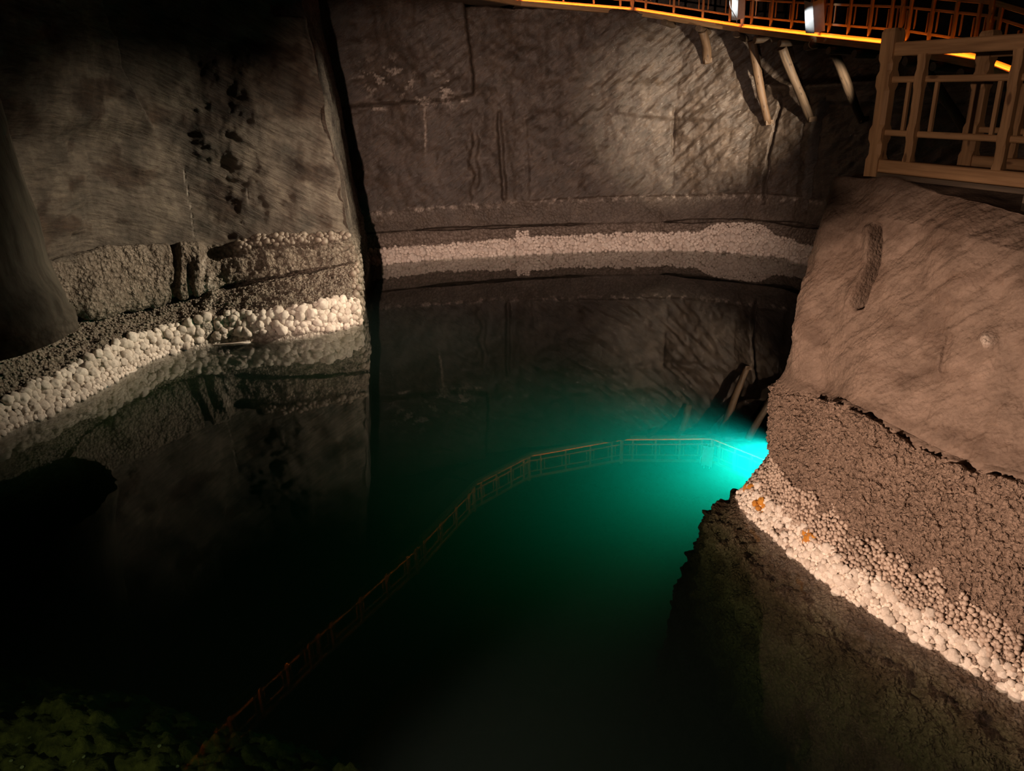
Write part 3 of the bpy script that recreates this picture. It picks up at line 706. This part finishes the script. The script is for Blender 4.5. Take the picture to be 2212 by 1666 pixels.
def log(name, p0, p1, r0, r1, mat, parent, seed=0, knob=.12):
    p0, p1 = Vector(p0), Vector(p1); x = p1 - p0; L = x.length; x.normalize(); y = Vector((0, 0, 1)).cross(x); y.normalize(); zv = x.cross(y)
    n_, k_ = 12, 14; V, F = [], []
    for i in range(k_ + 1):
        t = i / k_; r = r0 + (r1 - r0) * t
        bx_, by_ = .25 * r0 * math.sin(3 * t + seed), .25 * r0 * math.sin(4.3 * t + seed * 2)
        for j in range(n_):
            a = 2 * math.pi * j / n_; rr = r * (1 + knob * math.sin(2 * a + seed + 3 * t) * math.sin(5 * t + seed) + .04 * random.uniform(-1, 1))
            V.append((L * t, bx_ + rr * math.cos(a), by_ + rr * math.sin(a)))
    for i in range(k_):
        for j in range(n_): F.append((i * n_ + j, i * n_ + (j + 1) % n_, i * n_ + n_ + (j + 1) % n_, i * n_ + n_ + j))
    F += [tuple(range(n_ - 1, -1, -1)), tuple(range(k_ * n_, k_ * n_ + n_))]
    me = bpy.data.meshes.new(name); me.from_pydata(V, [], F); me.shade_smooth()
    me.polygons[-1].use_smooth = False; me.polygons[-2].use_smooth = False
    M = Matrix(((x[0], y[0], zv[0], p0[0]), (x[1], y[1], zv[1], p0[1]), (x[2], y[2], zv[2], p0[2]), (0, 0, 0, 1)))
    return link(name, me, mat, parent, M)
def tube(name, pts_, r, mat, parent=None):
    P_ = catmull(np.array(pts_, float), np.linspace(0, len(pts_) - 1, 8 * (len(pts_) - 1) + 1)); V, F = [], []
    for i, p in enumerate(P_):
        t = Vector(P_[min(i + 1, len(P_) - 1)] - P_[max(i - 1, 0)]).normalized(); a = t.orthogonal().normalized(); b = t.cross(a)
        for j in range(6): V.append(tuple(Vector(p) + r * (math.cos(j * 1.0472) * a + math.sin(j * 1.0472) * b)))
    for i in range(len(P_) - 1):
        for j in range(6): F.append((6 * i + j, 6 * i + (j + 1) % 6, 6 * i + 6 + (j + 1) % 6, 6 * i + 6 + j))
    return link(name, mesh_np(name, V, F), mat, parent)

# ------------------------------------------------------------------ high walkway
BP = [on_y(2330, 212, 14.6), on_y(2112, 130, 16.8), on_y(1930, 97, 19.8), on_y(1765, 79, 23.2), on_y(1600, 59, 27.2), on_y(1368, 22, 29.55),
      np.array([0.75, 28.75, 9.02]), np.array([-1.6, 26.3, 9.08]), np.array([-3.5, 21.9, 9.1]), np.array([-5.9, 17.4, 9.1]), np.array([-7.6, 13.9, 9.1]), np.array([-9.0, 9.6, 9.1])]
BP = [Vector(p) for p in BP]
bridge = empty('footbridge', BP[4])
tag(bridge, 'raised timber footbridge with orange lit deck edge on log struts along the rock wall', 'footbridge')
def lerp(a, b, t): return a + (b - a) * t
Zup = Vector((0, 0, 1))
for i in range(len(BP) - 1):
    a, b = BP[i], BP[i + 1]; dv = b - a; L = dv.length; h = Vector((dv.x, dv.y, 0)).normalized(); lake = Vector((-h.y, h.x, 0)); inn = -lake
    far_bay = i >= 7
    beam('sill_beam', a + inn * .03 - Zup * .08, b + inn * .03 - Zup * .08, .15, .16, M_bridge, bridge)
    beam('toe_board', a + inn * .085 + Zup * .05, b + inn * .085 + Zup * .05, .03, .12, M_bridge, bridge, .004)
    zs = .018 if i < 4 else -.003
    beam('led_strip', a + inn * .055 + Zup * zs, b + inn * .055 + Zup * zs, .02, .022 if i < 4 else .016, M_led, bridge, .003)
    la = bpy.data.lights.new('led_glow', 'AREA'); la.shape = 'RECTANGLE'; la.size = L * .96; la.size_y = .03; la.color = (1.0, 0.24, 0.02); la.energy = 14.0 * L / 4.4
    lo = bpy.data.objects.new('led_glow', la); COL.objects.link(lo)          # the strip's own light, up and inwards
    zl = (inn * -.62 - Zup * .78).normalized(); xl = dv.normalized(); yl = zl.cross(xl).normalized(); zl = xl.cross(yl); pl = (a + b) / 2 + inn * .035 + Zup * .035
    lo.matrix_world = Matrix(((xl[0], yl[0], zl[0], pl[0]), (xl[1], yl[1], zl[1], pl[1]), (xl[2], yl[2], zl[2], pl[2]), (0, 0, 0, 1)))
    for k in range(5): beam('deck_plank', a + inn * (.24 + .28 * k) - Zup * .03, b + inn * (.24 + .28 * k) - Zup * .03, .27, .05, M_old, bridge, .004)
    off = inn * .15
    stop_post('post', a + off - Zup * .02, 1.32, .13, [(.12, .30), (.36, .80), (.88, 1.05)], M_bridge, bridge, h, cap=True)
    for nm, zz_, hh, ww in (('lower_rail', .34, .06, .04), ('upper_rail', .86, .06, .04), ('handrail', 1.13, .11, .08)):
        beam(nm, a + off + Zup * zz_, b + off + Zup * zz_, ww, hh, M_bridge, bridge, .006)
    ts = [.11, .35, .62, .89] if L < 6 else [.09, .27, .45, .63, .91]
    for t in ts:
        p = lerp(a, b, t) + off
        stop_post('baluster', p + lake * .03 + Zup * .02, 1.06, .075, [(.02, .28), (.36, .80)], M_bridge, bridge, h, .003, .012)
        for s_ in (-.17, .17):
            q = p + h * s_
            beam('stick', q + Zup * .36, q + Zup * .83, .035, .035, M_bridge, bridge, .004, up=h)
    for t in ((0.02, .34, .67) if i < 5 else ((0.02, .5) if i > 7 else ())):
        p = lerp(a, b, t) - Zup * .28
        log('joist', p + lake * (.30 if i < 5 else .04), p + inn * 1.7, .11, .11, M_old, bridge, i + t * 9)
def hit(grid, qx, qy):
    Gd_, _, _, _, ax, ay = grid; dd = (ax - qx) ** 2 + (ay - qy) ** 2; dist = np.linalg.norm(Gd_ - CAM, axis=-1)
    dd = np.where(dd < 25, dist, 1e3 + dd); k = np.unravel_index(np.argmin(dd), dd.shape); return Gd_[k]
def path_at(qx):
    best = None
    for i in range(6):
        for t in np.linspace(0, 1, 40):
            p = lerp(BP[i], BP[i + 1], float(t)); x, _ = proj(np.array(p))
            if best is None or abs(x - qx) < best[0]: best = (abs(x - qx), p, i)
    return best[1], best[2]
for k, (fx, fy, tx, ty, r0, r1) in enumerate(((1529, 136, 1518, 66, .16, .15), (1657, 266, 1624, 88, .13, .15), (1756, 258, 1690, 102, .13, .14), (1856, 259, 1800, 118, .12, .13), (2085, 288, 2003, 152, .11, .12))):
    ft = hit(far_grid, fx, fy) if k < 4 else on_y(fx, fy, 19.5)
    pb, ib = path_at(tx); tp = on_y(tx, ty, pb.y + .12)
    tp[2] = min(tp[2], pb.z - .20)
    log('strut', Vector(ft), Vector(tp), r0, r1, M_old if k in (2, 3) else M_strut, bridge, k * 1.7, .10)
    if k < 4: beam('strut_wedge', Vector(ft) + Vector((-.12, -.12, .02)), Vector(ft) + Vector((.15, -.10, .05)), .10, .16, M_strut, bridge)

# floodlights with folded white shields on two walkway posts
def shield(pxl, Y, hgt, wl_, wr_, lab, lean):
    c = Vector(on_y(*pxl, Y)); t = empty('floodlight', c)
    tag(t, lab, 'floodlight')
    R_ = Matrix.Rotation(lean, 4, 'Y')
    az = math.atan2(c.x, c.y); right = Vector((math.cos(az), -math.sin(az), 0)); fw_ = Vector((math.sin(az), math.cos(az), 0))
    def panel(name, dirv, wd, dz):
        V, F = [], []
        for th in (0, .014):
            n_ = dirv.cross(Zup) * th
            for s_, zz_ in ((0, 0), (1, 0), (1, 1), (0, 1)):
                p = dirv * (wd * s_) + Zup * (hgt * (zz_ - .5) + dz + .10 * s_ * (1 if zz_ == 1 else .4)) + n_ + right * lean * (hgt * (zz_ - .5)); V.append(tuple(p))
        F = [(0, 1, 2, 3), (7, 6, 5, 4), (0, 4, 5, 1), (1, 5, 6, 2), (2, 6, 7, 3), (3, 7, 4, 0)]
        me = bpy.data.meshes.new(name); me.from_pydata(V, [], F); me.shade_flat()
        return link(name, me, M_shield, t, Matrix.Translation(c))
    panel('shield_panel', (-right * .95 + fw_ * .45).normalized(), wl_, -.02); panel('shield_panel', (right * .95 + fw_ * .35).normalized(), wr_, 0)
    beam('lamp_housing', c + fw_ * .16 - Zup * .10, c + fw_ * .16 + Zup * .12, .16, .20, M_metal, t, .02)
    beam('bracket', c + fw_ * .16 + Zup * .1, c + fw_ * .30 + Zup * (hgt * .5 + .25), .03, .03, M_metal, t, .004)
    spot('panel_fill_light', tuple(c - right * .50 - fw_ * .22 + Zup * .05), tuple(c - right * .10 + fw_ * .06), 16, (.92, .97, 1.0), 70, .6, .03)  # added light in front of the left panel, aimed back to brighten it
    for s_ in (-.10, .12): beam('hanger', c + right * s_ + fw_ * .05 + Zup * hgt * .42, c + right * s_ + fw_ * .05 + Zup * (hgt * .5 + .16), .03, .012, M_shield, t, .002)
shield((1757, 38), 22.75, .80, .26, .30, 'floodlight behind a folded white shield on the footbridge post nearer the wooden railing', -.16)
shield((1594, 12), 26.75, .86, .22, .24, 'floodlight behind a folded white shield on the footbridge post above the rock corner', -.04)
def cable(pix, Y, lab):
    o = tube('cable', [on_y(*p, Y) for p in pix], .012, M_cable); tag(o, lab, 'cable')
cable([(1578, -10), (1577, 8), (1581, 22), (1590, 40), (1592, 52)], 26.7, 'thin pale cable hanging beside the white shield above the rock corner')
cable([(1757, 84), (1748, 92), (1748, 100), (1754, 105), (1766, 104)], 22.8, 'pale cable loop under the deck edge below the nearer white shield')

# ------------------------------------------------------------------ near platform and its railings
A = Vector(on_y(1889, 376, 7.75)); Bq = on_y(2212, 412, 6.35); Bv = Vector(Bq)
dr = (Bv - A); hd = Vector((dr.x, dr.y, 0)).normalized(); front = Vector((hd.y, -hd.x, 0))
if front.x > 0: front = -front
slope = dr.z / Vector((dr.x, dr.y, 0)).length
def rail_pt(s_, zz_, o_=0.0): return Vector((A.x + hd.x * s_, A.y + hd.y * s_, A.z + slope * s_ + zz_)) + front * o_
LEN = 3.6
plat = empty('viewing_platform', rail_pt(.3, -.1, -.6)); tag(plat, 'pine viewing platform with chamfered railings on top of the lit pillar', 'platform')
def near_railing(off, start, posts, bal):
    t = plat
    for s_ in posts: stop_post('post', rail_pt(s_, -.02, off), 1.40, .15, [(.17, .37), (.46, .88), (.97, 1.13)], M_pine, t, hd, .004, .035, True)
    for nm, zz_, hh, ww, o_ in (('bottom_beam', .09, .125, .10, .0), ('lower_rail', .415, .058, .05, .0), ('upper_rail', .915, .058, .05, .0), ('handrail', 1.19, .125, .09, .0)):
        beam(nm, rail_pt(start + .06, zz_, off + o_), rail_pt(start + LEN, zz_, off + o_), ww, hh, M_pine, t, .010)
    for s_ in bal:
        stop_post('baluster', rail_pt(s_, .155, off + .035), .98, .085, [(.02, .24), (.31, .71), (.80, .96)], M_pine, t, hd, .003, .016)
        for q in (-.15, .15): beam('stick', rail_pt(s_ + q, .43, off - .01), rail_pt(s_ + q, .89, off - .01), .036, .036, M_pine, t, .004, up=hd)
near_railing(0, 0, (0, 3.4), (.40, 1.30, 2.2))
near_railing(-1.25, .15, (.15, 3.5), (.62, 1.55, 2.4))
for k in range(5): beam('deck_plank', rail_pt(.02, .0, -.06 - .25 * k), rail_pt(LEN, .0, -.06 - .25 * k), .24, .05, M_old, plat, .004)
for s_ in (.3, 1.6, 2.9): beam('joist', rail_pt(s_, -.10, .02), rail_pt(s_, -.10, -1.3), .10, .14, M_old, plat)

# ------------------------------------------------------------------ lamp under water behind the pillar, with an added lid
lc = Vector(LAMP_UW); ul = empty('underwater_floodlight', lc); tag(ul, 'floodlight glowing teal under water behind the lit pillar, with an added lid', 'floodlight')
av = (Vector((0.2, 12.0, 0)) - Vector((lc.x, lc.y, 0))).normalized()
beam('added_lid', lc - av * .20 + Zup * .09, lc + av * .36 + Zup * .045, .60, .02, M_metal, ul)  # added unseen lid, blocks the teal light going upwards
beam('housing', lc - av * .34, lc - av * .16, .30, .28, M_metal, ul, .03)
beam('arm', lc - av * .30 - Zup * .02, lc - av * .30 + Vector((.55, -.75, -.05)), .05, .05, M_metal, ul)

# ------------------------------------------------------------------ coins and litter on the shallow bed
bx_, by_ = proj(bed_grid); coin_me = None
cv = [(math.cos(i * .5236), math.sin(i * .5236), z_) for z_ in (-.15, .15) for i in range(12)]
cf = [tuple(range(11, -1, -1)), tuple(range(12, 24))] + [(i, (i + 1) % 12, 12 + (i + 1) % 12, 12 + i) for i in range(12)]
coin_me = bpy.data.meshes.new('coin'); coin_me.from_pydata(cv, [], cf); coin_me.shade_flat(); coin_me.materials.append(plain('coin_metal', (.75, .72, .6), .4))
cr_ = np.random.default_rng(5)
for (cxp, cyp) in [(65, 1593), (118, 1563), (118, 1540), (258, 1590), (345, 1482), (195, 1545), (259, 1423), (290, 1473), (388, 1450), (40, 1610), (500, 1517), (420, 1600), (160, 1645), (630, 1620), (95, 1640), (380, 1660)] + [(cr_.uniform(10, 760), cr_.uniform(1430, 1660)) for _ in range(26)]:
    dd = (bx_ - cxp) ** 2 + (by_ - cyp) ** 2; k = np.unravel_index(np.argmin(dd), dd.shape); p = bed_grid[k]
    o = link('coin', coin_me); o.matrix_basis = Matrix.LocRotScale(Vector(p) + Vector((0, 0, .012)), Quaternion((random.uniform(-1, 1), random.uniform(-1, 1), 0), .25), Vector((.016, .016, .012)))
    tag(o, 'small pale coin lying on the rubble of the shallow lake bed', 'coin', 'coins on the shallow lake bed')
